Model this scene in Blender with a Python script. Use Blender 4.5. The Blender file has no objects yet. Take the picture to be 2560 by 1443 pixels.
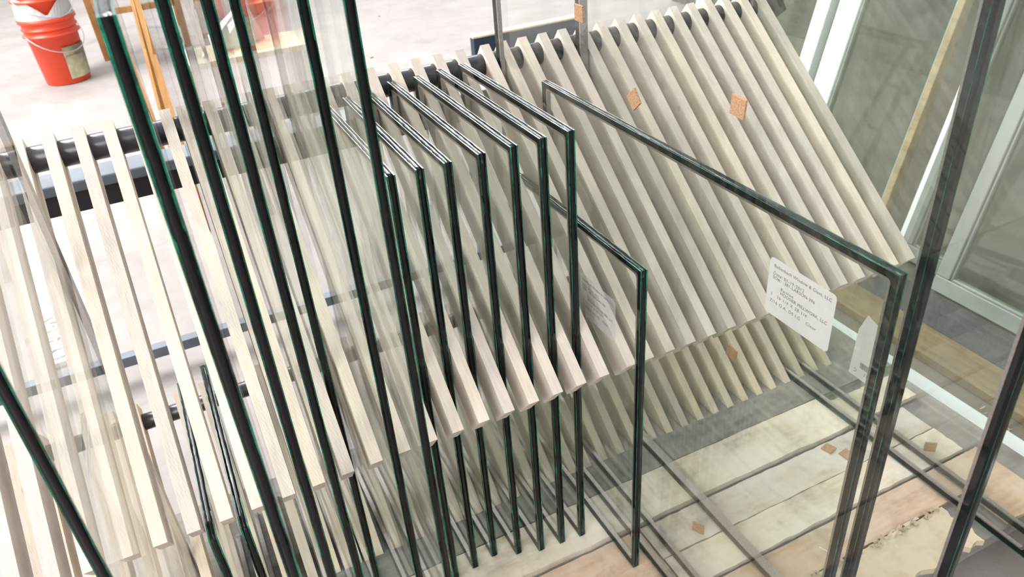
import bpy, bmesh, math, random
from mathutils import Vector, Matrix

S = bpy.context.scene
C = S.collection
random.seed(7)

# ------------------------------------------------------------------ camera
cam_d = bpy.data.cameras.new('camera')
cam = bpy.data.objects.new('camera', cam_d)
C.objects.link(cam)
RX = Vector((0.89564398, -0.43970086, -0.0669703))
RD = Vector((-0.28814158, -0.45891787, -0.84045751))
RF = Vector((0.33881602, 0.77204763, -0.53772312))
m = Matrix.Identity(4)
for i in range(3):
    m[i][0] = RX[i]
    m[i][1] = -RD[i]
    m[i][2] = -RF[i]
m[0][3], m[1][3], m[2][3] = 0.22098, -1.40128, 1.31435
cam.matrix_world = m
cam_d.sensor_width = 36.0
cam_d.lens = 27.684
cam_d.clip_start = 0.02
cam_d.dof.use_dof = True
cam_d.dof.focus_distance = 1.25
cam_d.dof.aperture_fstop = 9.0
S.camera = cam

# ------------------------------------------------------------------ world, lights, exposure
S.view_settings.view_transform = 'Standard'
S.view_settings.look = 'None'
S.view_settings.gamma = 1.0
S.view_settings.use_curve_mapping = False
S.view_settings.exposure = 0.12
S.cycles.max_bounces = 11
S.cycles.use_adaptive_sampling = True
S.cycles.adaptive_threshold = 0.08
S.cycles.adaptive_min_samples = 20
S.cycles.diffuse_bounces = 2
S.cycles.glossy_bounces = 9
S.cycles.transparent_max_bounces = 110
S.cycles.caustics_reflective = True
S.cycles.caustics_refractive = False
S.cycles.sample_clamp_indirect = 6.0

w = bpy.data.worlds.new('world')
S.world = w
w.use_nodes = True
wn, wl = w.node_tree.nodes, w.node_tree.links
wb = wn['Background']
# dim interior towards the viewer's side, open daylight towards the door (back left) and the roof
wtc = wn.new('ShaderNodeTexCoord')
wdot = wn.new('ShaderNodeVectorMath')
wdot.operation = 'DOT_PRODUCT'
wdot.inputs[1].default_value = Vector((-0.30, 0.35, 0.9)).normalized()
wl.new(wtc.outputs['Generated'], wdot.inputs[0])
wmr = wn.new('ShaderNodeMapRange')
wmr.inputs[1].default_value = -0.9
wmr.inputs[2].default_value = 0.9
wmr.inputs[3].default_value = 0.12
wmr.inputs[4].default_value = 1.25
wl.new(wdot.outputs['Value'], wmr.inputs[0])
wl.new(wmr.outputs[0], wb.inputs[1])
wb.inputs[0].default_value = (0.97, 0.975, 1.0, 1)


def area(name, loc, target, sx, sy, power, col):
    d = bpy.data.lights.new(name, 'AREA')
    d.shape = 'RECTANGLE'
    d.size, d.size_y = sx, sy
    d.energy = power
    d.color = col
    o = bpy.data.objects.new(name, d)
    C.objects.link(o)
    o.location = loc
    o.rotation_euler = (Vector(target) - Vector(loc)).to_track_quat('-Z', 'Y').to_euler()
    return o


# daylight through the open shop door (back left) and the window and roof light behind the rack
area('door_daylight', (-3.0, 3.2, 3.9), (-0.6, 1.7, -0.1), 3.6, 2.2, 640, (1.0, 0.985, 0.97))
area('left_fill_light', (-6.6, -4.4, 4.4), (0.9, -0.2, 0.4), 5.0, 3.6, 480, (1.0, 0.98, 0.96))  # added fill from front left to brighten the slats; no door stands here
area('back_window_daylight', (4.1, 9.0, 4.4), (0.65, -0.25, 0.9), 5.0, 2.4, 420, (0.96, 0.98, 1.0))
area('roof_light_back', (-0.5, 6.6, 6.1), (0.1, -0.3, 0.4), 5.0, 2.6, 420, (0.97, 0.97, 1.0))
area('front_fill_light', (-0.4, -4.2, 4.0), (0.6, -0.2, 0.3), 6.0, 2.4, 115, (1.0, 0.97, 0.94))  # added soft fill from behind the viewer, reaching between the panes


# ------------------------------------------------------------------ helpers
def tag(o, label=None, cat=None, group=None, kind=None):
    if label: o['label'] = label
    if cat: o['category'] = cat
    if group: o['group'] = group
    if kind: o['kind'] = kind
    return o


def obj(name, bm, mat, parent=None, smooth=False):
    me = bpy.data.meshes.new(name)
    bmesh.ops.recalc_face_normals(bm, faces=bm.faces)
    bm.to_mesh(me)
    bm.free()
    for mt in (mat if isinstance(mat, (list, tuple)) else [mat]):
        me.materials.append(mt)
    if smooth:
        for p in me.polygons:
            p.use_smooth = True
    o = bpy.data.objects.new(name, me)
    C.objects.link(o)
    if parent is not None:
        o.parent = parent
    return o


def empty(name, loc, label, cat, group=None, rot=(0, 0, 0)):
    o = bpy.data.objects.new(name, None)
    C.objects.link(o)
    o.empty_display_size = 0.05
    o.location = loc
    o.rotation_euler = rot
    return tag(o, label, cat, group)


def box(bm, x0, x1, y0, y1, z0, z1, mi=0, bevel=0.0):
    vs = [bm.verts.new(v) for v in ((x0, y0, z0), (x1, y0, z0), (x1, y1, z0), (x0, y1, z0),
                                    (x0, y0, z1), (x1, y0, z1), (x1, y1, z1), (x0, y1, z1))]
    fs = [bm.faces.new([vs[i] for i in f]) for f in
          ((3, 2, 1, 0), (4, 5, 6, 7), (0, 1, 5, 4), (1, 2, 6, 5), (2, 3, 7, 6), (3, 0, 4, 7))]
    for f in fs:
        f.material_index = mi
    if bevel:
        es = list({e for f in fs for e in f.edges})
        bmesh.ops.bevel(bm, geom=es, offset=bevel, segments=2, affect='EDGES', profile=0.5)
    return fs


def bar(bm, p, q, wx, wy, up=(0, 0, 1), taper=1.0, bevel=0.0):
    """A square bar from p to q."""
    p, q = Vector(p), Vector(q)
    d = (q - p).normalized()
    a = Vector(up).cross(d)
    if a.length < 1e-4:
        a = Vector((1, 0, 0))
    a.normalize()
    b = d.cross(a)
    vs = []
    for pt, k in ((p, 1.0), (q, taper)):
        for sa, sb in ((-1, -1), (1, -1), (1, 1), (-1, 1)):
            vs.append(bm.verts.new(pt + a * sa * wx / 2 * k + b * sb * wy / 2 * k))
    fs = [bm.faces.new([vs[i] for i in f]) for f in
          ((3, 2, 1, 0), (4, 5, 6, 7), (0, 1, 5, 4), (1, 2, 6, 5), (2, 3, 7, 6), (3, 0, 4, 7))]
    if bevel:
        es = list({e for f in fs for e in f.edges})
        bmesh.ops.bevel(bm, geom=es, offset=bevel, segments=2, affect='EDGES', profile=0.5)


def tube(bm, pts, r, n=12, caps=True):
    rings = []
    pts = [Vector(p) for p in pts]
    for i, p in enumerate(pts):
        d = (pts[min(i + 1, len(pts) - 1)] - pts[max(i - 1, 0)]).normalized()
        a = d.cross(Vector((0, 0, 1)))
        if a.length < 1e-3:
            a = d.cross(Vector((0, 1, 0)))
        a.normalize()
        b = d.cross(a)
        rings.append([bm.verts.new(p + (a * math.cos(t) + b * math.sin(t)) * r)
                      for t in [2 * math.pi * k / n for k in range(n)]])
    for A, B in zip(rings, rings[1:]):
        for k in range(n):
            bm.faces.new((A[k], A[(k + 1) % n], B[(k + 1) % n], B[k]))
    if caps:
        bm.faces.new(rings[0][::-1])
        bm.faces.new(rings[-1])


def lathe(bm, prof, n=48, cx=0, cy=0):
    rings = [[bm.verts.new((cx + r * math.cos(2 * math.pi * k / n), cy + r * math.sin(2 * math.pi * k / n), z))
              for k in range(n)] for r, z in prof]
    for A, B in zip(rings, rings[1:]):
        for k in range(n):
            bm.faces.new((A[k], A[(k + 1) % n], B[(k + 1) % n], B[k]))
    return rings


# ------------------------------------------------------------------ materials
def mat(name):
    mt = bpy.data.materials.new(name)
    mt.use_nodes = True
    nt = mt.node_tree
    return mt, nt, nt.nodes, nt.links, nt.nodes['Principled BSDF']


def ramp(n, stops):
    r = n.new('ShaderNodeValToRGB')
    el = r.color_ramp.elements
    while len(el) < len(stops):
        el.new(0.5)
    for e, (p, c) in zip(el, stops):
        e.position = p
        e.color = (*c, 1)
    return r


def coords(n, l, scale=(1, 1, 1), rnd=True, rot=(0, 0, 0)):
    tc = n.new('ShaderNodeTexCoord')
    mp = n.new('ShaderNodeMapping')
    mp.inputs['Scale'].default_value = scale
    mp.inputs['Rotation'].default_value = rot
    l.new(tc.outputs['Object'], mp.inputs['Vector'])
    if rnd:
        oi = n.new('ShaderNodeObjectInfo')
        ml = n.new('ShaderNodeMath')
        ml.operation = 'MULTIPLY'
        ml.inputs[1].default_value = 37.0
        l.new(oi.outputs['Random'], ml.inputs[0])
        l.new(ml.outputs[0], mp.inputs['Location'])
    return mp


def simple(name, col, rough=0.5, metal=0.0, noise=0.0, nscale=20.0, bump=0.0, bscale=60.0, spec=0.5):
    mt, nt, n, l, p = mat(name)
    p.inputs['Roughness'].default_value = rough
    p.inputs['Metallic'].default_value = metal
    p.inputs['Specular IOR Level'].default_value = spec
    if noise:
        mp = coords(n, l)
        no = n.new('ShaderNodeTexNoise')
        no.inputs['Scale'].default_value = nscale
        no.inputs['Detail'].default_value = 6
        l.new(mp.outputs[0], no.inputs['Vector'])
        r = ramp(n, [(0.3, [c * (1 - noise) for c in col]), (0.7, [min(1, c * (1 + noise)) for c in col])])
        l.new(no.outputs[0], r.inputs[0])
        l.new(r.outputs[0], p.inputs['Base Color'])
    else:
        p.inputs['Base Color'].default_value = (*col, 1)
    if bump:
        mp = coords(n, l)
        no = n.new('ShaderNodeTexNoise')
        no.inputs['Scale'].default_value = bscale
        no.inputs['Detail'].default_value = 5
        l.new(mp.outputs[0], no.inputs['Vector'])
        b = n.new('ShaderNodeBump')
        b.inputs['Strength'].default_value = bump
        b.inputs['Distance'].default_value = 0.002
        l.new(no.outputs[0], b.inputs['Height'])
        l.new(b.outputs[0], p.inputs['Normal'])
    return mt


def wood(name, light, dark, grain=(1, 1, 1), rough=0.75, sat=0.18, knots=0.55, saw=0.0, stain=None, rnd=True):
    """grain: stretch per local axis (small along the fibres)."""
    mt, nt, n, l, p = mat(name)
    p.inputs['Roughness'].default_value = rough
    p.inputs['Specular IOR Level'].default_value = 0.25
    mp = coords(n, l, grain, rnd)
    no = n.new('ShaderNodeTexNoise')
    no.inputs['Scale'].default_value = 30
    no.inputs['Detail'].default_value = 8
    no.inputs['Roughness'].default_value = 0.62
    l.new(mp.outputs[0], no.inputs['Vector'])
    r = ramp(n, [(0.3, dark), (0.62, light)])
    l.new(no.outputs[0], r.inputs[0])
    out = r.outputs[0]
    # large soft tone patches of the board itself
    mp2 = coords(n, l, (1, 1, 1), rnd)
    n2 = n.new('ShaderNodeTexNoise')
    n2.inputs['Scale'].default_value = 9
    n2.inputs['Detail'].default_value = 2
    l.new(mp2.outputs[0], n2.inputs['Vector'])
    r2 = ramp(n, [(0.35, (1 - sat, 1 - sat * .92, 1 - sat * .8)), (0.65, (1.0, 1.0, 1.0))])
    l.new(n2.outputs[0], r2.inputs[0])
    mx = n.new('ShaderNodeMixRGB')
    mx.blend_type = 'MULTIPLY'
    mx.inputs[0].default_value = 1
    l.new(out, mx.inputs[1])
    l.new(r2.outputs[0], mx.inputs[2])
    out = mx.outputs[0]
    if knots:
        vo = n.new('ShaderNodeTexVoronoi')
        vo.inputs['Scale'].default_value = 9
        l.new(mp2.outputs[0], vo.inputs['Vector'])
        r3 = ramp(n, [(0.0, (1 - knots,) * 3), (0.045, (1 - knots * .6,) * 3), (0.075, (1, 1, 1))])
        l.new(vo.outputs['Distance'], r3.inputs[0])
        m3 = n.new('ShaderNodeMixRGB')
        m3.blend_type = 'MULTIPLY'
        m3.inputs[0].default_value = 1
        l.new(out, m3.inputs[1])
        l.new(r3.outputs[0], m3.inputs[2])
        out = m3.outputs[0]
    if stain:
        n4 = n.new('ShaderNodeTexNoise')
        n4.inputs['Scale'].default_value = 5.5
        n4.inputs['Detail'].default_value = 9
        n4.inputs['Roughness'].default_value = 0.7
        l.new(mp2.outputs[0], n4.inputs['Vector'])
        r4 = ramp(n, [(0.44, (0, 0, 0)), (0.58, (1, 1, 1))])
        l.new(n4.outputs[0], r4.inputs[0])
        m4 = n.new('ShaderNodeMixRGB')
        m4.inputs[2].default_value = (*stain, 1)
        l.new(r4.outputs[0], m4.inputs[0])
        l.new(out, m4.inputs[1])
        out = m4.outputs[0]
    # each board its own tone
    oi = n.new('ShaderNodeObjectInfo')
    rr = ramp(n, [(0.0, (0.84, 0.85, 0.88)), (0.5, (0.96, 0.95, 0.94)), (1.0, (1.0, 0.98, 0.94))])
    l.new(oi.outputs['Random'], rr.inputs[0])
    m5 = n.new('ShaderNodeMixRGB')
    m5.blend_type = 'MULTIPLY'
    m5.inputs[0].default_value = 1
    l.new(out, m5.inputs[1])
    l.new(rr.outputs[0], m5.inputs[2])
    l.new(m5.outputs[0], p.inputs['Base Color'])
    b = n.new('ShaderNodeBump')
    b.inputs['Strength'].default_value = 0.25
    b.inputs['Distance'].default_value = 0.0012
    h = no.outputs[0]
    if saw:
        mw = coords(n, l, (1, 1, 1), rnd, (0.9, 0.3, 0.8))
        wv = n.new('ShaderNodeTexWave')
        wv.inputs['Scale'].default_value = 110
        wv.inputs['Distortion'].default_value = 3.0
        wv.inputs['Detail'].default_value = 2
        l.new(mw.outputs[0], wv.inputs['Vector'])
        ad = n.new('ShaderNodeMath')
        ad.operation = 'MULTIPLY_ADD'
        ad.inputs[1].default_value = saw
        l.new(wv.outputs[1], ad.inputs[0])
        l.new(h, ad.inputs[2])
        h = ad.outputs[0]
    l.new(h, b.inputs['Height'])
    l.new(b.outputs[0], p.inputs['Normal'])
    return mt


def glass_mat(name, tint, f0=0.03, dust=0.0):
    """One face of a clear pane: passes light straight through with a slight tint, mirrors by angle."""
    mt = bpy.data.materials.new(name)
    mt.use_nodes = True
    nt = mt.node_tree
    n, l = nt.nodes, nt.links
    n.remove(n['Principled BSDF'])
    out = n['Material Output']
    g = n.new('ShaderNodeNewGeometry')
    dp = n.new('ShaderNodeVectorMath')
    dp.operation = 'DOT_PRODUCT'
    l.new(g.outputs['Normal'], dp.inputs[0])
    l.new(g.outputs['Incoming'], dp.inputs[1])

    def mth(op, a, b=None):
        q = n.new('ShaderNodeMath')
        q.operation = op
        if isinstance(a, float): q.inputs[0].default_value = a
        else: l.new(a, q.inputs[0])
        if b is not None:
            if isinstance(b, float): q.inputs[1].default_value = b
            else: l.new(b, q.inputs[1])
        return q.outputs[0]
    ab = mth('ABSOLUTE', dp.outputs['Value'])
    om = mth('SUBTRACT', 1.0, ab)
    pw = mth('POWER', om, 5.0)
    sc = mth('MULTIPLY', pw, (1.0 - f0) * 0.75 if f0 else 0.0)
    fr = mth('ADD', sc, f0)
    tr = n.new('ShaderNodeBsdfTransparent')
    tr.inputs[0].default_value = (*tint, 1)
    gl = n.new('ShaderNodeBsdfGlossy')
    gl.inputs['Color'].default_value = (1, 1, 1, 1)
    gl.inputs['Roughness'].default_value = 0.0
    mx = n.new('ShaderNodeMixShader')
    l.new(fr, mx.inputs[0])
    l.new(tr.outputs[0], mx.inputs[1])
    l.new(gl.outputs[0], mx.inputs[2])
    res = mx.outputs[0]
    if dust:
        tc = n.new('ShaderNodeTexCoord')
        no = n.new('ShaderNodeTexNoise')
        no.inputs['Scale'].default_value = 6
        no.inputs['Detail'].default_value = 8
        no.inputs['Roughness'].default_value = 0.7
        l.new(tc.outputs['Object'], no.inputs['Vector'])
        mr = n.new('ShaderNodeMapRange')
        mr.inputs[1].default_value = 0.45
        mr.inputs[2].default_value = 0.8
        mr.inputs[3].default_value = 0.0
        mr.inputs[4].default_value = dust
        l.new(no.outputs[0], mr.inputs[0])
        df = n.new('ShaderNodeBsdfDiffuse')
        df.inputs[0].default_value = (0.8, 0.8, 0.78, 1)
        m2 = n.new('ShaderNodeMixShader')
        l.new(mr.outputs[0], m2.inputs[0])
        l.new(res, m2.inputs[1])
        l.new(df.outputs[0], m2.inputs[2])
        res = m2.outputs[0]
    l.new(res, out.inputs[0])
    return mt


M_GLASS = glass_mat('clear_glass_face', (0.989, 0.996, 0.991), dust=0.012)
M_CLEAR = glass_mat('clear_inner_glass_face', (0.990, 0.996, 0.992), 0.0)
M_SASHGLASS = glass_mat('sash_glass_face', (0.88, 0.92, 0.88), 0.035, dust=0.02)


def edge_mat():
    mt, nt, n, l, p = mat('cut_green_glass_edge')
    mp = coords(n, l, (1, 1, 1))
    no = n.new('ShaderNodeTexNoise')
    no.inputs['Scale'].default_value = 16
    no.inputs['Detail'].default_value = 9
    no.inputs['Roughness'].default_value = 0.75
    l.new(mp.outputs[0], no.inputs['Vector'])
    r = ramp(n, [(0.38, (0.001, 0.008, 0.006)), (0.50, (0.003, 0.085, 0.05)), (0.68, (0.012, 0.27, 0.165))])
    l.new(no.outputs[0], r.inputs[0])
    l.new(r.outputs[0], p.inputs['Base Color'])
    p.inputs['Roughness'].default_value = 0.22
    b = n.new('ShaderNodeBump')
    b.inputs['Strength'].default_value = 0.5
    b.inputs['Distance'].default_value = 0.001
    l.new(no.outputs[0], b.inputs['Height'])
    l.new(b.outputs[0], p.inputs['Normal'])
    return mt


M_EDGE = edge_mat()


def seal_mat():
    mt, nt, n, l, p = mat('black_butyl_sealant')
    p.inputs['Base Color'].default_value = (0.006, 0.006, 0.007, 1)
    p.inputs['Roughness'].default_value = 0.17
    p.inputs['Specular IOR Level'].default_value = 0.34
    mp = coords(n, l, (1, 0.16, 0.16))
    no = n.new('ShaderNodeTexNoise')
    no.inputs['Scale'].default_value = 120
    no.inputs['Detail'].default_value = 3
    l.new(mp.outputs[0], no.inputs['Vector'])
    b = n.new('ShaderNodeBump')
    b.inputs['Strength'].default_value = 0.55
    b.inputs['Distance'].default_value = 0.0022
    l.new(no.outputs[0], b.inputs['Height'])
    l.new(b.outputs[0], p.inputs['Normal'])
    return mt


M_SEAL = seal_mat()
M_SEALSIDE = simple('sealant_bonded_to_glass', (0.006, 0.0065, 0.007), 0.9, spec=0.05)
M_SPACER = simple('mill_aluminium_spacer', (0.42, 0.38, 0.36), 0.32, 0.9, noise=0.15, nscale=300)
M_SLAT = wood('pale_planed_slat_wood', (0.80, 0.70, 0.61), (0.69, 0.585, 0.495), (14, 0.7, 0.7), saw=0.5, sat=0.16, knots=0.4)
M_SLATB = wood('yellowish_slat_wood', (0.80, 0.68, 0.56), (0.68, 0.55, 0.42), (14, 0.7, 0.7), saw=0.35, sat=0.2, knots=0.4)
M_PLY = wood('bleached_plywood', (0.70, 0.60, 0.485), (0.53, 0.43, 0.32), (0.35, 2.2, 2.2), sat=0.3, knots=0.5, stain=(0.66, 0.595, 0.52))
M_PLYR = wood('reddish_plywood', (0.60, 0.42, 0.30), (0.44, 0.29, 0.19), (0.35, 2.4, 2.4), sat=0.3, knots=0.4, stain=(0.55, 0.43, 0.34))
M_GREYBOARD = wood('weathered_grey_board', (0.30, 0.28, 0.25), (0.17, 0.155, 0.135), (0.4, 1.6, 1.6), sat=0.35, stain=(0.27, 0.25, 0.22))
M_CHIP = wood('torn_fibreboard', (0.56, 0.455, 0.325), (0.42, 0.325, 0.215), (1, 1, 1), sat=0.25, knots=0.6, stain=(0.50, 0.42, 0.31))
M_PINE = wood('orange_pine_timber', (0.46, 0.25, 0.095), (0.34, 0.17, 0.055), (3, 3, 0.3), sat=0.2, knots=0.6)
M_PINEL = wood('brown_pine_timber', (0.38, 0.25, 0.165), (0.27, 0.17, 0.105), (3, 3, 0.3), sat=0.2, knots=0.5)
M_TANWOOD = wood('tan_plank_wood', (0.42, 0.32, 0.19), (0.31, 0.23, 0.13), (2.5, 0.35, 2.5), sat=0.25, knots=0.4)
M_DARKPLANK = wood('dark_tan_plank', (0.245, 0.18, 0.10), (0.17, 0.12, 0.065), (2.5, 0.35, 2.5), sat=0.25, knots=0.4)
M_PIPE = simple('dark_grey_plastic_pipe', (0.035, 0.036, 0.042), 0.28, noise=0.3, nscale=18, bump=0.1)
M_STEEL = simple('blue_grey_painted_steel', (0.10, 0.122, 0.145), 0.38, noise=0.25, nscale=14, bump=0.15)
M_BLACKSTEEL = simple('near_black_steel', (0.008, 0.008, 0.010), 0.45, noise=0.3, nscale=10)
M_WHITE = simple('white_vinyl_frame', (0.62, 0.64, 0.64), 0.35, noise=0.04, nscale=8)
M_SHADEDWHITE = simple('shade_darkened_vinyl_frame', (0.24, 0.25, 0.23), 0.45, noise=0.06, nscale=8)  # white vinyl darkened to stand for the dim light at far right
M_GREYVINYL = simple('greyish_vinyl_frame', (0.25, 0.265, 0.24), 0.45, noise=0.1, nscale=8)
M_BUCKET = simple('orange_bucket_plastic', (0.66, 0.055, 0.018), 0.38, noise=0.06, nscale=6)
M_BUCKETLBL = simple('olive_bucket_label', (0.30, 0.26, 0.16), 0.5, noise=0.2, nscale=30)
M_PAPER = simple('white_paper', (0.86, 0.86, 0.84), 0.6)
M_LABEL = simple('white_sticker_paper', (0.50, 0.475, 0.465), 0.55, noise=0.02)
M_INK = simple('faded_black_ink', (0.09, 0.09, 0.095), 0.6)
M_INKD = simple('black_ink', (0.05, 0.05, 0.055), 0.6)
M_CORK = simple('granulated_cork', (0.37, 0.205, 0.11), 0.85, noise=0.35, nscale=420, bump=0.6, bscale=500)
M_WIRE = simple('galvanised_wire', (0.5, 0.5, 0.5), 0.35, 0.8)
M_YELLOW = simple('yellow_plastic', (0.62, 0.50, 0.06), 0.4)
M_CARPET = simple('dark_grey_carpet', (0.06, 0.06, 0.06), 0.95, noise=0.35, nscale=220, bump=0.5, bscale=300)
M_NAVY = simple('navy_painted_metal', (0.012, 0.028, 0.05), 0.4)
M_BRASSY = simple('pale_pine_top', (0.60, 0.52, 0.34), 0.6, noise=0.1)
M_BROWNBOX = simple('brown_cardboard', (0.38, 0.25, 0.15), 0.8, noise=0.1)
M_REDWOOD = simple('red_brown_painted_wood', (0.42, 0.13, 0.055), 0.5, noise=0.15)


def floor_mat():
    mt, nt, n, l, p = mat('worn_concrete_floor')
    p.inputs['Roughness'].default_value = 0.6
    p.inputs['Specular IOR Level'].default_value = 0.35
    mp = coords(n, l, (1, 1, 1), False)
    no = n.new('ShaderNodeTexNoise')
    no.inputs['Scale'].default_value = 3.5
    no.inputs['Detail'].default_value = 10
    no.inputs['Roughness'].default_value = 0.65
    l.new(mp.outputs[0], no.inputs['Vector'])
    r = ramp(n, [(0.30, (0.215, 0.188, 0.176)), (0.55, (0.265, 0.240, 0.226)), (0.75, (0.30, 0.278, 0.264))])
    l.new(no.outputs[0], r.inputs[0])
    # hairline cracks
    vo = n.new('ShaderNodeTexVoronoi')
    vo.feature = 'DISTANCE_TO_EDGE'
    vo.inputs['Scale'].default_value = 1.1
    n2 = n.new('ShaderNodeTexNoise')
    n2.inputs['Scale'].default_value = 4
    n2.inputs['Detail'].default_value = 6
    l.new(mp.outputs[0], n2.inputs['Vector'])
    mv = n.new('ShaderNodeMixRGB')
    mv.inputs[0].default_value = 0.12
    l.new(mp.outputs[0], mv.inputs[1])
    l.new(n2.outputs[1], mv.inputs[2])
    l.new(mv.outputs[0], vo.inputs['Vector'])
    r2 = ramp(n, [(0.0, (0.55, 0.52, 0.50)), (0.006, (1, 1, 1))])
    l.new(vo.outputs[0], r2.inputs[0])
    mx = n.new('ShaderNodeMixRGB')
    mx.blend_type = 'MULTIPLY'
    mx.inputs[0].default_value = 0.22
    l.new(r.outputs[0], mx.inputs[1])
    l.new(r2.outputs[0], mx.inputs[2])
    # specks
    n3 = n.new('ShaderNodeTexNoise')
    n3.inputs['Scale'].default_value = 60
    n3.inputs['Detail'].default_value = 2
    l.new(mp.outputs[0], n3.inputs['Vector'])
    r3 = ramp(n, [(0.74, (1, 1, 1)), (0.78, (0.55, 0.42, 0.33))])
    l.new(n3.outputs[0], r3.inputs[0])
    m3 = n.new('ShaderNodeMixRGB')
    m3.blend_type = 'MULTIPLY'
    m3.inputs[0].default_value = 0.8
    l.new(mx.outputs[0], m3.inputs[1])
    l.new(r3.outputs[0], m3.inputs[2])
    # the floor strip to the right of the rack is a darker brown
    sx = n.new('ShaderNodeSeparateXYZ')
    l.new(mp.outputs[0], sx.inputs[0])
    mr = n.new('ShaderNodeMapRange')
    mr.inputs[1].default_value = 1.45
    mr.inputs[2].default_value = 1.75
    l.new(sx.outputs[0], mr.inputs[0])
    my = n.new('ShaderNodeMapRange')
    my.inputs[1].default_value = 2.6
    my.inputs[2].default_value = 2.0
    l.new(sx.outputs[1], my.inputs[0])
    mm = n.new('ShaderNodeMath')
    mm.operation = 'MULTIPLY'
    l.new(mr.outputs[0], mm.inputs[0])
    l.new(my.outputs[0], mm.inputs[1])
    r5 = ramp(n, [(0.3, (0.10, 0.088, 0.07)), (0.7, (0.17, 0.15, 0.12))])
    l.new(no.outputs[0], r5.inputs[0])
    m4 = n.new('ShaderNodeMixRGB')
    l.new(mm.outputs[0], m4.inputs[0])
    l.new(m3.outputs[0], m4.inputs[1])
    l.new(r5.outputs[0], m4.inputs[2])
    l.new(m4.outputs[0], p.inputs['Base Color'])
    b = n.new('ShaderNodeBump')
    b.inputs['Strength'].default_value = 0.35
    b.inputs['Distance'].default_value = 0.01
    l.new(no.outputs[0], b.inputs['Height'])
    l.new(b.outputs[0], p.inputs['Normal'])
    return mt


M_FLOOR = floor_mat()
M_WALL = simple('dim_shop_wall', (0.085, 0.08, 0.06), 0.8, noise=0.35, nscale=2.5)

ZF = -0.12      # floor
ZD = 0.018      # top of the deck
P = 0.0445      # slat pitch
SW = 0.0185     # slat thickness

# ------------------------------------------------------------------ setting
bm = bmesh.new()
box(bm, -9, 5.2, -4, 12, ZF - 0.1, ZF)
tag(obj('floor', bm, M_FLOOR), kind='structure')
bm = bmesh.new()
box(bm, 3.9, 4.0, -4, 3.6, ZF, 3.2)
tag(obj('wall_right', bm, M_WALL), kind='structure')

# ------------------------------------------------------------------ rack timber
SD = 0.058      # slat depth
T = Vector((0, -0.76941, -0.63875))     # down the slat
N = Vector((0, 0.63875, -0.76941))      # into the slat from its upper face


def slat_mesh(name, length, pipe, rp, foot_z, mt):
    """Bar with a hole for the pipe; local origin = upper end, front-left corner. foot_z: cut level with the deck."""
    bm = bmesh.new()
    a = Vector((0, 0, 0))
    b = T * length
    c = b + N * SD
    d = N * SD
    if foot_z is not None:
        # shorten both long edges so the end lies flat on the deck
        b = T * (-foot_z / 0.63875)
        k = (-(d.z - foot_z)) / T.z
        c = d + T * k
    outer = []
    corners = [a, b, c, d]
    for p in corners:
        outer.append(bm.verts.new(p))
    hole = [bm.verts.new(Vector((0, pipe[0] + rp * math.cos(t), pipe[1] + rp * math.sin(t))))
            for t in [2 * math.pi * k / 20 for k in range(20)]]
    es = []
    for ring in (outer, hole):
        for i in range(len(ring)):
            es.append(bm.edges.new((ring[i], ring[(i + 1) % len(ring)])))
    bmesh.ops.triangle_fill(bm, edges=es, use_beauty=True, use_dissolve=False)
    # drop any triangle that closed the hole itself
    for f in list(bm.faces):
        if all(v in hole for v in f.verts):
            bm.faces.remove(f)
    r = bmesh.ops.extrude_face_region(bm, geom=list(bm.faces))
    for v in [g for g in r['geom'] if isinstance(g, bmesh.types.BMVert)]:
        v.co.x += SW
    bmesh.ops.recalc_face_normals(bm, faces=bm.faces)
    me = bpy.data.meshes.new(name)
    bm.to_mesh(me)
    bm.free()
    me.materials.append(mt)
    return me


ORD = ['first', 'second', 'third', 'fourth', 'fifth', 'sixth', 'seventh', 'eighth', 'ninth', 'tenth', 'eleventh',
       'twelfth', 'thirteenth', 'fourteenth', 'fifteenth', 'sixteenth', 'seventeenth', 'eighteenth', 'nineteenth',
       'twentieth']


def ordinal(i):
    if i < 20: return ORD[i]
    t = {2: 'twenty', 3: 'thirty', 4: 'forty'}[(i + 1) // 10]
    u = (i + 1) % 10
    return ({'twenty': 'twentieth', 'thirty': 'thirtieth', 'forty': 'fortieth'}[t]) if u == 0 else t + '-' + ORD[u - 1]


UP = (0.0, 0.862)       # upper pipe axis (y, z)
LP = (0.050, 0.267)     # lower pipe axis
RU, RL = 0.0212, 0.0170
me_up = slat_mesh('upper_slat', 0.672, (UP[0], UP[1] - 0.9), RU + 0.0004, None, M_SLAT)
me_lo = slat_mesh('lower_slat', 0.50, (LP[0] - 0.057, LP[1] - 0.313), RL + 0.0004, ZD - 0.313 + 0.0004, M_SLATB)
shift = {18: 0.20, 19: 0.02, 31: -0.03,  6: 0.0, 5: 0.0}
ks = list(range(-3, 34))
for i, k in enumerate(ks):
    o = bpy.data.objects.new('wooden_slat', me_up)
    C.objects.link(o)
    o.location = ((k + shift.get(k, 0)) * P, 0, 0.9)
    if k == 1: o.rotation_euler = (0, 0, 0)
    look = 'pale pinkish' if k < 8 else ('whitish' if k < 18 else 'pale cream')
    tag(o, f'{look} upper slat on the upper pipe, {ordinal(i)} from the left end', 'slat', 'slats on the upper pipe')
kl = list(range(-5, 36))


def lshift(k):
    return {18: 0.21, 19: 0.02, 31: -0.03, 32: -0.02}.get(k, 0.0 if k > 2 else -0.13)


for i, k in enumerate(kl):
    o = bpy.data.objects.new('wooden_slat', me_lo)
    C.objects.link(o)
    o.location = ((k + lshift(k)) * P, 0.057, 0.313)
    tag(o, f'short lower slat on the lower pipe behind the deck, {ordinal(i)} from the left end', 'slat', 'slats on the lower pipe')

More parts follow.
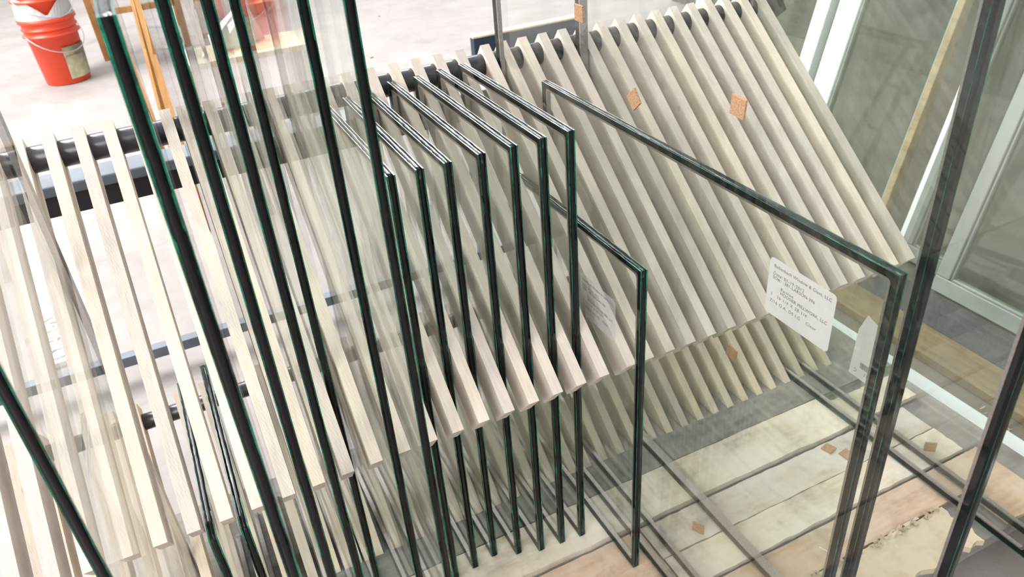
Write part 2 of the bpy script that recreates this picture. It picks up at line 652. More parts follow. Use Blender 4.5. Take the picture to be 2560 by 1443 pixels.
for (y, z), r, x0, x1, lab in ((UP, RU, -0.62, 1.525, 'long dark grey pipe threaded through the tops of the upper slats'),
                               (LP, RL, -0.62, 1.66, 'thinner dark pipe threaded through the lower slats near the deck')):
    bm = bmesh.new()
    tube(bm, [(x0, 0, 0), (x1, 0, 0)], r, 40)
    o = obj('slat_pipe', bm, M_PIPE, None, False)
    for p_ in o.data.polygons:
        p_.use_smooth = len(p_.vertices) == 4
    o.location = (0, y, z)
    tag(o, lab, 'pipe')

# steel frame of the rack
root = empty('rack_frame', (0.5, 0.3, ZF), 'dark steel rack frame with a thick crossbeam and a low rail behind the slats', 'rack frame')


def fpart(name, fn, mt, label=None):
    bm = bmesh.new()
    fn(bm)
    o = obj(name, bm, mt, root)
    o.location = (-0.5, -0.3, -ZF)
    if label: o['label'] = label
    return o


fpart('crossbeam', lambda b: box(b, -0.62, 1.525, 0.262, 0.315, 0.655, 0.700, 0, 0.002), M_BLACKSTEEL)  # black colour stands for the shade on the beam's front
fpart('crossbeam_upper_edge', lambda b: (box(b, -0.62, 1.525, 0.250, 0.330, 0.7002, 0.7225, 0, 0.004)), M_STEEL, 'blue grey upper edge of the crossbeam, above its shaded black front')
fpart('low_rail', lambda b: box(b, -0.62, 1.525, 0.80, 0.835, ZF + 0.055, ZF + 0.088, 0, 0.002), M_STEEL)
for x in (-0.66, 1.545):
    fpart('post', lambda b: bar(b, (x, 0.29, ZF + 0.05), (x, 0.29, 0.6545), 0.035, 0.035), M_BLACKSTEEL)
    fpart('arm', lambda b: bar(b, (x, 0.30, 0.64), (x, 0.0, 0.862), 0.03, 0.04), M_BLACKSTEEL)
    fpart('foot_rail', lambda b: bar(b, (x, -0.8, ZF + 0.025), (x, 0.86, ZF + 0.025), 0.04, 0.05), M_BLACKSTEEL)
for y in (-0.75, -0.2):
    fpart('deck_rail', lambda b: box(b, -0.66, 1.70, y - 0.02, y + 0.02, ZF + 0.05, ZD - 0.0445), M_BLACKSTEEL)

# ------------------------------------------------------------------ deck boards
def board(name, x0, x1, y0, y1, z1, th, mt, label, cat='board', jag=None, seed=0, group=None):
    """Plywood piece with ragged ends: outline in XY extruded down."""
    rnd = random.Random(seed)
    pts = []
    n = 40
    for i in range(n + 1):
        t = i / n
        pts.append((x0 + (x1 - x0) * t, y0 + rnd.uniform(-1, 1) * (jag or 0.0012)))
    for i in range(1, 7):
        pts.append((x1 + rnd.uniform(-1, 1) * (jag or 0.0012), y0 + (y1 - y0) * i / 7))
    for i in range(n + 1):
        t = 1 - i / n
        pts.append((x0 + (x1 - x0) * t, y1 + rnd.uniform(-1, 1) * 0.0012))
    bm = bmesh.new()
    cx, cy = (x0 + x1) / 2, (y0 + y1) / 2
    vs = [bm.verts.new((x - cx, y - cy, 0)) for x, y in pts]
    f = bm.faces.new(vs)
    r = bmesh.ops.extrude_face_region(bm, geom=[f])
    for v in [g for g in r['geom'] if isinstance(g, bmesh.types.BMVert)]:
        v.co.z -= th
    o = obj(name, bm, mt)
    o.location = (cx, cy, z1)
    return tag(o, label, cat, group)


board('base_panel', -0.02, 1.70, -0.842, 0.03, ZD - 0.0135, 0.03, M_GREYBOARD, 'broad weathered grey panel forming the base of the rack deck')
board('deck_board', -0.02, 1.70, -0.375, 0.03, ZD - 0.0002, 0.0130, M_GREYBOARD, 'stained dark grey board under the feet of the lower slats', seed=2)
board('deck_board', -0.02, 1.445, -0.486, -0.378, ZD + 0.0006, 0.0139, M_PLY, 'bleached plywood strip with torn back edge, next to the grey board', jag=0.002, seed=3)
board('deck_board', 1.449, 1.66, -0.484, -0.40, ZD - 0.001, 0.0122, M_PLY, 'short grey plywood offcut at the right end of the deck', seed=4)
board('deck_board', 0.86, 1.60, -0.580, -0.497, ZD - 0.004, 0.0093, M_PLY, 'grey plywood strip in the middle of the deck beside two loose cork pads', seed=5)
board('deck_board', -0.02, 0.856, -0.660, -0.497, ZD - 0.004, 0.0093, M_PLYR, 'reddish plywood board under the black edged panes on the left', seed=6)
board('deck_board', 0.86, 1.60, -0.659, -0.584, ZD - 0.002, 0.0113, M_PLY, 'brighter plywood strip with a triangular patch near the front', jag=0.002, seed=7)
board('deck_board', -0.02, 1.50, -0.745, -0.668, ZD - 0.005, 0.0083, M_PLYR, 'red brown plywood strip in front of the bright plywood', seed=8)
board('deck_board', 1.505, 1.63, -0.838, -0.668, ZD - 0.004, 0.0093, M_PLYR, 'small red brown plywood end piece at the front right corner', seed=12)
board('deck_board', 0.93, 1.42, -0.842, -0.752, ZD + 0.001, 0.0143, M_CHIP, 'torn beige fibreboard strip with ragged edges and nail holes at the deck front', jag=0.0075, seed=9)
# flakes torn up from the fibreboard
fl = bmesh.new()
rn = random.Random(5)
for i in range(70):
    x = rn.uniform(1.0, 1.41)
    y = -0.752 + rn.uniform(-0.006, 0.004)
    h = rn.uniform(0.003, 0.010)
    a = rn.uniform(0, 6.28)
    s_ = rn.uniform(0.004, 0.010)
    vs = [fl.verts.new((x + s_ * math.cos(a + q), y + s_ * 0.6 * math.sin(a + q), ZD + 0.0015 + (h if j == 1 else 0)))
          for j, q in enumerate((0, 2.0, 4.1))]
    b_ = [fl.verts.new(v.co - Vector((0, 0.0015, 0.0012))) for v in vs]
    fl.faces.new(vs)
    fl.faces.new(b_[::-1])
    for j in range(3):
        fl.faces.new((vs[j], b_[j], b_[(j + 1) % 3], vs[(j + 1) % 3]))
tag(obj('fibreboard_crumbs', fl, M_CHIP), 'torn crumbs along the ragged back edge of the beige fibreboard', 'crumbs', kind='stuff')


# ------------------------------------------------------------------ insulated glass units
GT = 0.0024     # sheet thickness
TH = 0.0128     # unit thickness


def ring_loop(L, H, inset, rad, n=5):
    pts = []
    for cy, cz, a0 in ((L - inset - rad, H - inset - rad, 0), (inset + rad, H - inset - rad, 90),
                       (inset + rad, inset + rad, 180), (L - inset - rad, inset + rad, 270)):
        for i in range(n + 1):
            t = math.radians(a0 + 90 * i / n)
            pts.append((cy + rad * math.cos(t), cz + rad * math.sin(t)))
    return pts


def frame_ring(L, H, o_in, o_rad, i_in, i_rad, x0, x1, wob=0.0, seed=0):
    bm = bmesh.new()
    A, B = ring_loop(L, H, o_in, o_rad), ring_loop(L, H, i_in, i_rad)
    # subdivide the straight runs so that the outer skin can be wobbly
    def dens(pts):
        out = []
        m = len(pts)
        for i in range(m):
            p, q = pts[i], pts[(i + 1) % m]
            out.append(p)
            d = math.hypot(q[0] - p[0], q[1] - p[1])
            if d > 0.08:
                k = 36
                for j in range(1, k):
                    out.append((p[0] + (q[0] - p[0]) * j / k, p[1] + (q[1] - p[1]) * j / k))
        return out
    A, B = dens(A), dens(B)
    rn = random.Random(seed)
    xm = (x0 + x1) / 2
    va, vb, vc, vd, ve, vf, vg = [], [], [], [], [], [], []
    lip = 0.0010 if wob else 0.0
    for (y, z), (yi, zi) in zip(A, B):
        w_ = rn.uniform(-1, 1) * wob
        # push outwards from the pane centre
        d = Vector((y - yi, z - zi))
        d = d.normalized() if d.length else Vector((0, 0))
        va.append(bm.verts.new((x0, y, z)))
        vb.append(bm.verts.new((x1, y, z)))
        if lip:
            # the skin laps raggedly over the cut glass edges
            ve.append(bm.verts.new((xm + w_ * 0.4, y + d.x * (0.0009 + w_), z + d.y * (0.0009 + w_))))
            vf.append(bm.verts.new((x0 - lip - rn.uniform(-1, 1) * 0.0005, y + d.x * 0.0006, z + d.y * 0.0006)))
            vg.append(bm.verts.new((x1 + lip + rn.uniform(-1, 1) * 0.0005, y + d.x * 0.0006, z + d.y * 0.0006)))
        vc.append(bm.verts.new((x1, yi, zi)))
        vd.append(bm.verts.new((x0, yi, zi)))
    m = len(A)
    for i in range(m):
        j = (i + 1) % m
        if lip:
            bm.faces.new((va[i], va[j], vf[j], vf[i]))
            bm.faces.new((vf[i], vf[j], ve[j], ve[i]))
            bm.faces.new((ve[i], ve[j], vg[j], vg[i]))
            bm.faces.new((vg[i], vg[j], vb[j], vb[i]))
        else:
            bm.faces.new((va[i], va[j], vb[j], vb[i]))
        for q in ((vb[i], vb[j], vc[j], vc[i]), (vc[i], vc[j], vd[j], vd[i]), (vd[i], vd[j], va[j], va[i])):
            bm.faces.new(q).material_index = 1
    return bm


def sheet(L, H, x0, x1):
    bm = bmesh.new()
    fs = box(bm, x0, x1, 0, L, 0, H)
    for i, f in enumerate(fs):
        f.material_index = 1
    fs[3].material_index = 0 if x1 > 0 else 2      # outer faces mirror, inner faces only pass light
    fs[5].material_index = 0 if x1 < 0 else 2
    return bm


def igu(x, yf, yb, top, label, group, z0=ZD + 0.0016, seed=0, th=TH):
    L, H = yb - yf, top - z0
    r = empty('insulated_glass_unit', (x, yf, z0), label, 'glass pane', group)
    h = th / 2
    obj('glass_sheet', sheet(L, H, -h, -h + GT), [M_GLASS, M_EDGE, M_CLEAR], r)
    obj('glass_sheet', sheet(L, H, h - GT, h), [M_GLASS, M_EDGE, M_CLEAR], r)
    g0, g1 = -h + GT + 0.00005, h - GT - 0.00005
    obj('edge_sealant', frame_ring(L, H, 0.0004, 0.0005, 0.0105, 0.006, g0, g1, 0.0005, seed), [M_SEAL, M_SEALSIDE], r, True)
    obj('spacer_bar', frame_ring(L, H, 0.0107, 0.006, 0.0140, 0.008, g0, g1, 0.0, seed), [M_SPACER, M_SPACER], r)
    return r


MID = 'black edged panes of equal height in the middle'
TALL = 'tall panes rising out of the top of the frame'
igu(0.748, -0.457, -0.050, 0.889, 'rightmost of the seven equal black edged panes, nearest the shorter single pane', MID, seed=1)
igu(0.704, -0.453, -0.050, 0.887, 'black edged pane immediately left of the rightmost one in the row of seven', MID, seed=2)
igu(0.659, -0.449, -0.052, 0.884, 'third from the right of the seven equal black edged panes', MID, seed=3)
igu(0.615, -0.434, -0.030, 0.878, 'middle one of the seven equal black edged panes', MID, seed=4)
igu(0.570, -0.415, -0.045, 0.869, 'third from the left of the seven equal black edged panes', MID, seed=5)
igu(0.525, -0.422, -0.050, 0.873, 'second from the left of the seven equal black edged panes', MID, seed=6)
igu(0.481, -0.429, -0.050, 0.877, 'leftmost of the seven equal panes, half hidden by a tall green edged pane', MID, seed=7)
p_h = igu(0.8005, -0.573, -0.13, 0.695, 'shorter black edged pane with a faint label, standing alone right of the row of seven', None, seed=8)
p_j = igu(0.838, -1.098, -0.024, 1.26, 'tall pane nearest the viewer, black edge cutting the bottom right corner', TALL, seed=9)
p_i = igu(0.8828, -0.931, -0.120, 0.848, 'wide pane with a white printed label near its top right corner', None, seed=10)
p_r = igu(1.0105, -0.873, -0.035, 1.26, 'thick tall pane whose broad black edge crosses the whole right side', TALL, seed=11, th=0.0222)
p_A = igu(1.452, -0.915, -0.005, 1.16, 'far right pane standing on the deck end, its bottom edge passing the torn fibreboard', None, seed=12)
p_B = igu(1.502, -1.000, 0.010, 1.16, 'rightmost pane on the rack, standing just outside its neighbour', None, seed=13)
igu(0.209, -0.800, -0.030, 1.204, 'tall pane seen edge on with its torn black top corner visible at upper left', TALL, seed=14)
igu(0.252, -0.640, -0.030, 1.27, 'green edged tall pane just right of the one with the visible top corner', TALL, seed=15)
igu(0.296, -0.545, -0.030, 1.27, 'left one of the two tall green edged panes standing closest together', TALL, seed=16)
igu(0.3385, -0.400, -0.030, 1.27, 'right one of the two tall green edged panes standing closest together', TALL, seed=17)
igu(0.391, -0.530, -0.030, 1.27, 'tall green edged pane left of the last tall one beside the seven equal panes', TALL, seed=18)
igu(0.432, -0.562, -0.030, 1.27, 'last tall green edged pane, immediately left of the seven equal panes', TALL, seed=19)
igu(0.028, -0.705, -0.185, 1.22, 'leftmost pane, its thick black edge slanting through the bottom left corner', None, seed=20)
igu(0.116, -0.508, -0.100, 0.436, 'left one of the two low panes with shiny black top edges at the bottom left', 'low panes at the bottom left', seed=21)
igu(0.160, -0.502, -0.060, 0.430, 'right one of the two low panes with shiny black top edges at the bottom left', 'low panes at the bottom left', seed=22)


def text_mesh(body, size, spacing=1.0):
    cu = bpy.data.curves.new('lettering', 'FONT')
    cu.body = body
    cu.size = size
    cu.extrude = 0.00006
    cu.space_character = spacing
    ob = bpy.data.objects.new('tmp', cu)
    C.objects.link(ob)
    dg = bpy.context.evaluated_depsgraph_get()
    me = bpy.data.meshes.new_from_object(ob.evaluated_get(dg))
    bpy.data.objects.remove(ob)
    return me


def lettering(lines, parent, mt, flipx=False):
    """lines: (text, u, v, size, spacing, angle) on the label plane: u runs towards the viewer end (-y), v up."""
    bm = bmesh.new()
    for t, u, v, size, sp, ang in lines:
        me = text_mesh(t, size, sp)
        b2 = bmesh.new()
        b2.from_mesh(me)
        M = Matrix.Translation((u, v, 0)) @ Matrix.Rotation(math.radians(ang), 4, 'Z')
        if flipx: M = M @ Matrix.Scale(-1, 4, (1, 0, 0))
        bmesh.ops.transform(b2, matrix=M, verts=b2.verts)
        tmp = bpy.data.meshes.new('t')
        b2.to_mesh(tmp)
        b2.free()
        bm.from_mesh(tmp)
        bpy.data.meshes.remove(tmp)
    # (u, v, w) -> local pane space: y = -u, z = v, x = -w
    for vtx in bm.verts:
        u, v, w_ = vtx.co
        vtx.co = Vector((-w_ - 0.00016, -u, v))
    return obj('printed_lettering', bm, mt, parent)


def rounded_rect(bm, w_, h_, r, th, n=5):
    pts = []
    for cx, cz, a0 in ((w_ - r, h_ - r, 0), (r, h_ - r, 90), (r, r, 180), (w_ - r, r, 270)):
        for i in range(n + 1):
            t = math.radians(a0 + 90 * i / n)
            pts.append((cx + r * math.cos(t), cz + r * math.sin(t)))
    f = bm.faces.new([bm.verts.new((0, -u, v)) for u, v in pts])
    rr = bmesh.ops.extrude_face_region(bm, geom=[f])
    for v in [g for g in rr['geom'] if isinstance(g, bmesh.types.BMVert)]:
        v.co.x -= th


# printed label on the wide pane (left face)
bm = bmesh.new()
rounded_rect(bm, 0.113, 0.084, 0.006, 0.0001)
lab = obj('printed_label', bm, M_LABEL, p_i)
# pane-local position: y measured from the front edge
lab.location = (-TH / 2 - 0.0001, (-0.745) - (-0.931), 0.698 - (ZD + 0.0016))
fs = 0.0066
LINES = [
    ('Bollenbach Window & Glass, LLC', 0.008, 0.0715, fs, 1.08, 0),
    ('Date: 01-19-2012', 0.008, 0.0605, fs, 1.15, 0),
    ('SO#:   381-LARSON-396', 0.008, 0.0545, fs, 1.08, 0),
    ('Raition', 0.024, 0.0430, fs, 1.2, 0),
    ('HOOSIER MILLWORK, LLC', 0.024, 0.0370, fs, 1.05, 0),
    ('1', 0.008, 0.0290, fs, 1.1, 0),
    ('26 1/4 X 28 1/4', 0.019, 0.0290, fs, 1.25, 0),
    ('7/16 O.A. DS I.G.   Clear', 0.008, 0.0190, fs, 1.18, 0)]
lettering(LINES, lab, M_INK)


def thin_paper():
    mt, nt, n, l, p = mat('thin_see_through_label')
    p.inputs['Base Color'].default_value = (0.56, 0.54, 0.55, 1)
    p.inputs['Roughness'].default_value = 0.5
    t = n.new('ShaderNodeBsdfTransparent')
    mx = n.new('ShaderNodeMixShader')
    mx.inputs[0].default_value = 0.30
    l.new(t.outputs[0], mx.inputs[1])
    l.new(p.outputs[0], mx.inputs[2])
    l.new(mx.outputs[0], n['Material Output'].inputs[0])
    return mt


# the same label, very thin and see-through, on the shorter pane
bm = bmesh.new()
rounded_rect(bm, 0.113, 0.084, 0.006, 0.0001)
lab3 = obj('printed_label', bm, thin_paper(), p_h)
lab3['label'] = 'faint see-through printed label'
lab3.location = (-TH / 2 - 0.0001, (-0.392) - (-0.573), 0.519 - (ZD + 0.0016))
lettering(LINES, lab3, M_INK)

# second sticker, seen from behind on the far right pane
bm = bmesh.new()
pts = [(0.0, 0.0), (0.052, -0.002), (0.066, 0.030), (0.074, 0.112), (0.060, 0.150), (0.020, 0.165), (0.004, 0.120)]
A_loc_y = -0.452 - (-0.915)
f = bm.faces.new([bm.verts.new((0, -u, v)) for u, v in pts])
rr = bmesh.ops.extrude_face_region(bm, geom=[f])
for v in [g for g in rr['geom'] if isinstance(g, bmesh.types.BMVert)]:
    v.co.x -= 0.0001
lab2 = obj('barcode_label', bm, M_LABEL, p_A)
lab2.location = (-TH / 2 - 0.0001, A_loc_y, 0.135)
bm = bmesh.new()
rn = random.Random(3)
u = 0.026
while u < 0.062:
    wd = rn.choice((0.0007, 0.0012, 0.0018))
    box(bm, -0.00018, -0.0001, -u - wd, -u, 0.028, 0.043)
    u += wd + rn.choice((0.0008, 0.0012))
obj('barcode', bm, M_INK, lab2)
lettering([('61/', 0.058, 0.022, 0.014, 1.0, 180), ('C', 0.020, 0.020, 0.013, 1.0, 180)], lab2, M_INK)


# cork pads stuck to panes
def cork_bm(s_=0.0245, th=0.0032):
    bm = bmesh.new()
    box(bm, -th, 0, -s_ / 2, s_ / 2, -s_ / 2, s_ / 2, 0, 0.0005)
    return bm


def stuck(pane, y, z, ang, side=-1):
    o = obj('cork_pad', cork_bm(), M_CORK, pane)
    px, py, pz = pane.location
    o.location = (-(0.0111 if pane is p_r else TH / 2) - 0.0001 if side < 0 else TH / 2 + 0.0034, y - py, z - pz)
    o.rotation_euler = (math.radians(ang), 0, 0)
    return o


stuck(p_j, -0.495, 0.929, 48)
stuck(p_j, -0.711, 0.981, 4)
stuck(p_r, -0.560, 0.455, 8)
stuck(p_i, -0.425, 0.400, 5)
stuck(p_j, -0.345, 1.020, 0)


def loose(x, y, z, rz, label, stand=False):
    bm = bmesh.new()
    s_ = 0.0245
    if stand:
        box(bm, -0.0016, 0.0016, -s_ / 2, s_ / 2, 0, s_, 0, 0.0005)
    else:
        box(bm, -s_ / 2, s_ / 2, -s_ / 2, s_ / 2, 0, 0.0034, 0, 0.0005)
    o = obj('cork_pad', bm, M_CORK)
    o.location = (x, y, z)
    o.rotation_euler = (0, 0, rz)
    return tag(o, label, 'cork pad', 'loose cork pads on the deck')


loose(1.352, -0.515, ZD - 0.0039, 0.25, 'loose cork pad lying nearest the deck seam')
loose(1.372, -0.548, ZD - 0.0039, 0.1, 'loose cork pad lying in front of the other one by the seam')
loose(1.532, -0.628, ZD - 0.0019, 0.9, 'cork pad standing on edge at the right end of the deck', True)
loose(0.958, -0.560, ZD - 0.0039, 0.5, 'cork pad standing on edge beside the foot of the lower pane', True)

# glass splinter and glue syringe on the deck
bm = bmesh.new()
bar(bm, (0, 0, 0.001), (0.012, -0.03, 0.001), 0.0008, 0.0008)
o = obj('glass_splinter', bm, M_PAPER)
o.location = (1.14, -0.705, ZD - 0.0049)
tag(o, 'thin white splinter lying on the red brown plywood', 'splinter')
r = empty('glue_tube', (1.66, -0.655, ZF + 0.012), 'small white tube with a yellow cap lying right of the deck', 'tube')
r.location = (1.76, -0.59, ZF + 0.008)
bm = bmesh.new(); tube(bm, [(0, 0, 0), (0.012, -0.045, 0)], 0.007, 14); obj('tube_body', bm, M_PAPER, r, True)
bm = bmesh.new(); tube(bm, [(-0.0002, 0.0004, 0), (-0.014, 0.032, 0)], 0.0065, 14); obj('cap', bm, M_YELLOW, r, True)
bm = bmesh.new(); bar(bm, (1.83, -0.40, ZF + 0.004), (1.87, -0.51, ZF + 0.004), 0.007, 0.007)
tag(obj('yellow_stick', bm, M_YELLOW), 'thin yellow stick on the floor beside the white rail', 'stick')
bm = bmesh.new()
rn = random.Random(8)
for i in range(40):
    x, y = 1.86 + rn.uniform(-.06, .06), -0.55 + rn.uniform(-.08, .08)
    a = rn.uniform(0, 3.1)
    bar(bm, (x, y, ZF + 0.002 + rn.uniform(0, .004)), (x + .012 * math.cos(a), y + .012 * math.sin(a), ZF + 0.003), 0.002, 0.001)
tag(obj('wood_shavings', bm, simple('pinkish_shavings', (0.45, 0.30, 0.26), 0.8)), 'pinkish shavings scattered on the floor right of the deck', 'shavings', kind='stuff')

# ------------------------------------------------------------------ window sashes leaning on the right
TL = 0.25       # lean


def sash(name, x0, y0, y1, h, stile, rail, label, frame=M_WHITE, group='window sashes leaning on the right', near=None):
    """Sash in a plane leaning to +x; y0..y1 from near to far."""
    r = empty(name, (x0, y0, ZF + 0.001), label, 'window sash', group, (0, math.atan(TL), 0))
    W = y1 - y0
    def part(nm, a, b, c, d, mt, x_=(-0.02, 0.02), bev=0.003):
        bm = bmesh.new()
        box(bm, x_[0], x_[1], a, b, c, d, 0, bev)
        return obj(nm, bm, mt, r)
    z0 = 0.006
    part('bottom_rail', 0, W, z0, z0 + rail, frame)
    part('top_rail', 0, W, h - rail, h, frame)
    s0 = near[0] if near else stile
    o_ = part('stile', 0, s0, z0 + rail + .0002, h - rail - .0002, near[1] if near else frame)
    if near: o_['label'] = 'narrow tan wood stile'
    part('stile', W - stile, W, z0 + rail + .0002, h - rail - .0002, frame)
    for a, b, c, d in ((s0, s0 + .008, z0 + rail, h - rail), (W - stile - .008, W - stile, z0 + rail, h - rail),
                       (s0 + .0082, W - stile - .0082, z0 + rail, z0 + rail + .008), (s0 + .0082, W - stile - .0082, h - rail - .008, h - rail)):
        part('glazing_bead', a, b, c + .0002, d - .0002, M_GREYVINYL, (-0.012, 0.012), 0.002)
    if True:
        bm = bmesh.new()
        box(bm, -0.003, 0.003, s0 + .0085, W - stile - .0085, z0 + rail + .0085, h - rail - .0085)
        obj('glass', bm, M_SASHGLASS, r)
    return r


sash('window_sash', 2.26, -0.95, -0.062, 1.30, 0.045, 0.050, 'white window sash in a shaded grey tone leaning at the far right, nearest the viewer', M_SHADEDWHITE)
sash('window_sash', 2.19, 0.14, 0.580, 1.45, 0.085, 0.07, 'white window sash with a tan wood stile, leaning behind the right end of the slats', near=(0.024, M_TANWOOD))
sash('window_sash', 2.19, 0.615, 1.30, 1.35, 0.060, 0.07, 'white window sash furthest back, only a strip of it visible')
sash('window_sash', 2.34, -0.055, 0.130, 1.35, 0.030, 0.05, 'narrow grey vinyl sash leaning between the white sashes', M_GREYVINYL)

bm = bmesh.new()
bar(bm, (0, 0, 0.0), (0.25 * 1.2, 0, 1.2), 0.05, 0.025)
o = obj('wood_strip', bm, M_TANWOOD)
o.location = (2.125, 0.82, ZF + 0.001)
tag(o, 'brown wood strip leaning just beyond the end of the upper slats', 'wood strip')
bm = bmesh.new()
bar(bm, (0, 0, 0.0), (0.25 * 1.3, 0, 1.3), 0.016, 0.03)
o = obj('vinyl_strip', bm, M_WHITE)
o.location = (2.20, 0.06, ZF + 0.001)
tag(o, 'thin white vinyl strip leaning right of the tan stile', 'vinyl strip')

# pieces lying on the floor right of the rack
bm = bmesh.new()
box(bm, 1.79, 1.865, -1.3, 0.25, ZF, ZF + 0.022, 0, 0.003)
tag(obj('vinyl_rail', bm, M_WHITE), 'long flat white vinyl rail lying on the floor parallel to the panes', 'rail')
bm = bmesh.new()
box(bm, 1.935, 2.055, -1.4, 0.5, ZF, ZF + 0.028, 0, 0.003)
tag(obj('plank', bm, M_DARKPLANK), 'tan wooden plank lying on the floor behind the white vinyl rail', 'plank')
bm = bmesh.new()
box(bm, 2.07, 2.235, -1.4, 0.5, ZF, ZF + 0.006, 0, 0.001)
tag(obj('carpet_strip', bm, M_CARPET), 'dark grey carpet strip between the tan plank and the sash', 'carpet')

# ------------------------------------------------------------------ white board with raised letters behind the left slats
r = empty('lettered_board', (-0.33, 1.55, ZF), 'white board with raised white letters lying on the floor behind the left slats', 'board')
bm = bmesh.new()
box(bm, -0.045, 0.045, -0.55, 0.62, 0.0, 0.018, 0, 0.002)
obj('board', bm, M_WHITE, r)
me = text_mesh('OHEMX', 0.10, 1.0)
b2 = bmesh.new(); b2.from_mesh(me)
for v in b2.verts:
    v.co = Vector((-v.co.y + 0.035, v.co.x * 0.9 - 0.53, 0.019 + (0.006 if v.co.z > 0 else 0)))
obj('raised_letters', b2, M_PAPER, r)
r.rotation_euler = (0, 0, math.radians(6))

# ------------------------------------------------------------------ bucket stack
def bucket(z, label, with_label):
    r = empty('bucket', (-0.235, 4.50, z), label, 'bucket', 'orange buckets nested together')
    prof = [(0.001, 0.0), (0.128, 0.0), (0.134, 0.006), (0.150, 0.255), (0.168, 0.262), (0.168, 0.270), (0.152, 0.272),
            (0.154, 0.292), (0.163, 0.295), (0.163, 0.302), (0.155, 0.305), (0.157, 0.330), (0.170, 0.334), (0.170, 0.350),
            (0.162, 0.352), (0.155, 0.340), (0.132, 0.012), (0.001, 0.010)]
    prof = [(a, b * 1.17) for a, b in prof]
    bm = bmesh.new()
    lathe(bm, prof, 56)
    obj('bucket_body', bm, M_BUCKET, r, True)
    # wire handle hanging at the front
    bm = bmesh.new()
    pts = []
    for i in range(15):
        t = math.pi * i / 14
        a = math.radians(-150) + t * 1.0
        pts.append((0.176 * math.cos(a), 0.176 * math.sin(a), 0.331 - 0.125 * math.sin(t)))
    tube(bm, pts, 0.0028, 8)
    obj('handle', bm, M_WIRE, r, True)
    if with_label:
        bm = bmesh.new()
        rings = []
        for zz in (0.035, 0.235):
            rad = 0.136 + (zz / 0.255) * 0.0145 + 0.0012
            rings.append([bm.verts.new((rad * math.cos(math.radians(a)), rad * math.sin(math.radians(a)), zz)) for a in range(-78, 12, 5)])
        for i in range(len(rings[0]) - 1):
            bm.faces.new((rings[0][i], rings[0][i + 1], rings[1][i + 1], rings[1][i]))
        bmesh.ops.solidify(bm, geom=bm.faces[:], thickness=0.0008)
        o = obj('bucket_label', bm, M_BUCKETLBL, r, True)
    return r


bucket(ZF, 'orange plastic bucket standing on the floor, lower of the two, with an olive label', True)
bucket(ZF + 0.21, 'upper orange bucket nested in the lower one with white paper around it', False)
# crumpled white paper caught between the buckets
bm = bmesh.new()
n = 40
rn = random.Random(2)
rg = []
for j in range(4):
    row = []
    for i in range(n):
        a = math.radians(-170 + 175 * i / (n - 1))
        top = 0.02 + 0.11 * abs(math.sin(i * 0.11 + 1.0))
        zz = ZF + 0.413 + top * j / 3
        rad = 0.164 - 0.002 * j + rn.uniform(-.001, .001)
        row.append(bm.verts.new((-0.235 + rad * math.cos(a), 4.50 + rad * math.sin(a), zz)))
    rg.append(row)
for j in range(3):
    for i in range(n - 1):
        bm.faces.new((rg[j][i], rg[j][i + 1], rg[j + 1][i + 1], rg[j + 1][i]))
bmesh.ops.solidify(bm, geom=bm.faces[:], thickness=0.001)
tag(obj('crumpled_paper', bm, M_PAPER), 'crumpled white paper wrapped between the two orange buckets', 'paper')

# ------------------------------------------------------------------ trestles and clutter behind
r = empty('sawhorse', (0.4, 1.72, ZF), 'orange pine sawhorse standing behind the rack at left', 'sawhorse')


def sp(name, p, q, a, b, mt=M_PINE, parent=r, org=(0.4, 1.72, ZF)):
    bm = bmesh.new()
    o_ = Vector(org)
    bar(bm, Vector(p) - o_, Vector(q) - o_, a, b, bevel=0.002)
    return obj(name, bm, mt, parent)


sp('leg', (0.262, 1.72, ZF), (0.287, 1.74, 0.86), 0.045, 0.028)
sp('leg', (0.531, 1.715, ZF), (0.425, 1.74, 0.86), 0.026, 0.026, M_PINEL)
sp('leg', (0.235, 2.35, ZF), (0.287, 2.25, 0.86), 0.045, 0.028)
sp('leg', (0.56, 2.35, ZF), (0.44, 2.25, 0.86), 0.026, 0.026, M_PINEL)
sp('rail', (0.287, 1.74, 0.885), (0.287, 2.30, 0.885), 0.045, 0.048)
sp('rail', (0.302, 1.745, 0.62), (0.425, 1.745, 0.62), 0.03, 0.02, M_PINEL)
sp('rail', (0.296, 1.741, 0.36), (0.47, 1.741, 0.36), 0.03, 0.02, M_PINEL)
sp('block', (0.275, 1.70, 0.60), (0.287, 1.70, 0.76), 0.05, 0.02)

r2 = empty('work_table', (0.25, 5.0, ZF), 'light wooden work table with orange legs far behind the rack', 'table')
O2 = (0.25, 5.0, ZF)
sp('leg', (0.016, 4.85, ZF), (0.0, 4.85, 0.80), 0.05, 0.04, M_PINE, r2, O2)
sp('leg', (0.75, 4.85, ZF), (0.75, 4.85, 0.80), 0.05, 0.04, M_PINE, r2, O2)
sp('leg', (0.016, 5.6, ZF), (0.0, 5.6, 0.80), 0.05, 0.04, M_PINE, r2, O2)
sp('leg', (0.75, 5.6, ZF), (0.75, 5.6, 0.80), 0.05, 0.04, M_PINE, r2, O2)
sp('stretcher', (0.03, 4.85, 0.19), (0.725, 4.85, 0.19), 0.03, 0.04, M_PINE, r2, O2)
sp('tabletop', (-0.1, 5.22, 0.815), (0.95, 5.22, 0.815), 0.9, 0.028, M_PINEL, r2, O2)

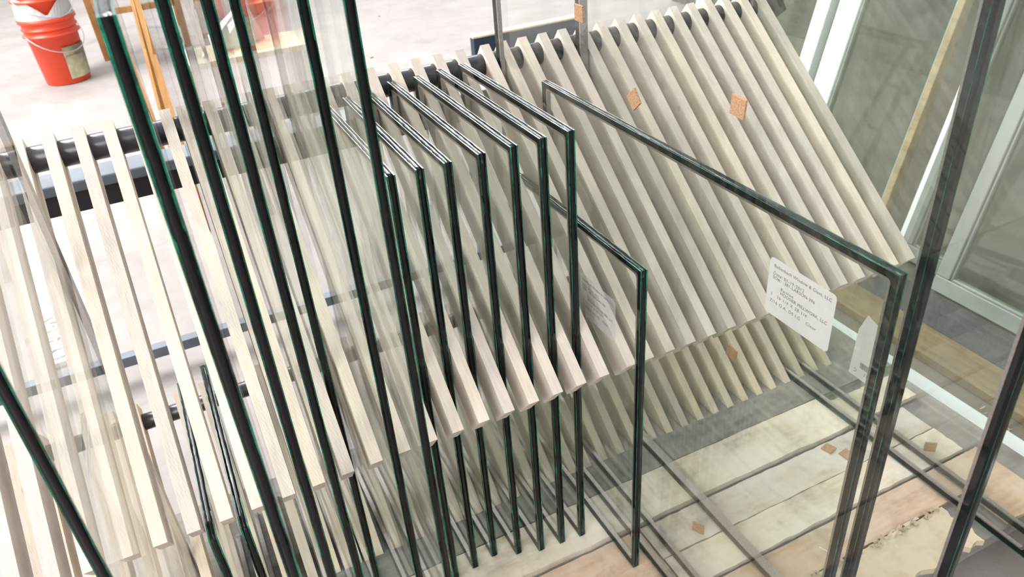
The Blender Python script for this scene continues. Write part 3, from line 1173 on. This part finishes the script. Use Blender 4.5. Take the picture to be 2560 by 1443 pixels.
# low bench with a white sheet on it, seen between the tall panes
r3 = empty('low_bench', (0.62, 2.9, ZF), 'low wooden bench seen between the tall panes', 'bench')
O3 = (0.62, 2.9, ZF)
sp('bench_top', (0.42, 3.0, 0.235), (1.00, 3.0, 0.235), 0.34, 0.03, M_BRASSY, r3, O3)
for x in (0.45, 0.97):
    for y in (2.86, 3.14):
        sp('leg', (x, y, ZF), (x, y, 0.2195), 0.04, 0.04, M_PINEL, r3, O3)
bm = bmesh.new()
vs = [(0.50, 2.90, 0.2515), (0.86, 3.10, 0.2515), (0.80, 3.14, 0.46), (0.55, 3.10, 0.30)]
for a in ((0, 1, 2), (0, 2, 3)):
    bm.faces.new([bm.verts.new(vs[i]) for i in a])
bmesh.ops.remove_doubles(bm, verts=bm.verts, dist=1e-5)
bmesh.ops.solidify(bm, geom=bm.faces[:], thickness=0.002)
tag(obj('folded_sheet', bm, M_PAPER), 'white folded sheet leaning on the low bench', 'sheet')

r4 = empty('cardboard_box', (1.25, 5.62, ZF), 'small brown cardboard box on the floor far behind the panes', 'box')
bm = bmesh.new(); box(bm, -0.09, 0.09, -0.12, 0.12, 0, 0.2, 0, 0.003); obj('box_body', bm, M_BROWNBOX, r4)
bm = bmesh.new(); box(bm, -0.09, 0.09, -0.12, -0.001, 0.2002, 0.204); obj('flap', bm, M_BROWNBOX, r4)
bm = bmesh.new(); box(bm, -0.09, 0.09, 0.001, 0.12, 0.2002, 0.204); obj('flap', bm, M_BROWNBOX, r4)

r6 = empty('steel_channel', (2.45, 3.17, ZF), 'dark navy steel channel with a pale wooden top strip on the floor behind the slats', 'beam')
bm = bmesh.new(); box(bm, -0.36, 0.45, -0.03, 0.03, 0.0, 0.138, 0, 0.004); obj('channel_body', bm, M_NAVY, r6)
bm = bmesh.new(); box(bm, -0.365, 0.455, -0.034, 0.034, 0.1382, 0.150, 0, 0.002); obj('top_strip', bm, M_BRASSY, r6)

# debris on the floor
rn = random.Random(11)
for i in range(16):
    x, y = rn.uniform(0.7, 2.1), rn.uniform(2.2, 6.0)
    bm = bmesh.new()
    s_ = rn.uniform(0.006, 0.016)
    bmesh.ops.create_icosphere(bm, subdivisions=1, radius=s_)
    for v in bm.verts:
        v.co *= rn.uniform(0.7, 1.2)
        v.co.z *= 0.45
    o = obj('wood_chip', bm, M_PINE)
    o.location = (x, y, ZF + s_ * 0.3)
    tag(o, 'tiny orange brown wood chip lying on the concrete floor behind the rack', 'wood chip', 'wood chips on the floor')
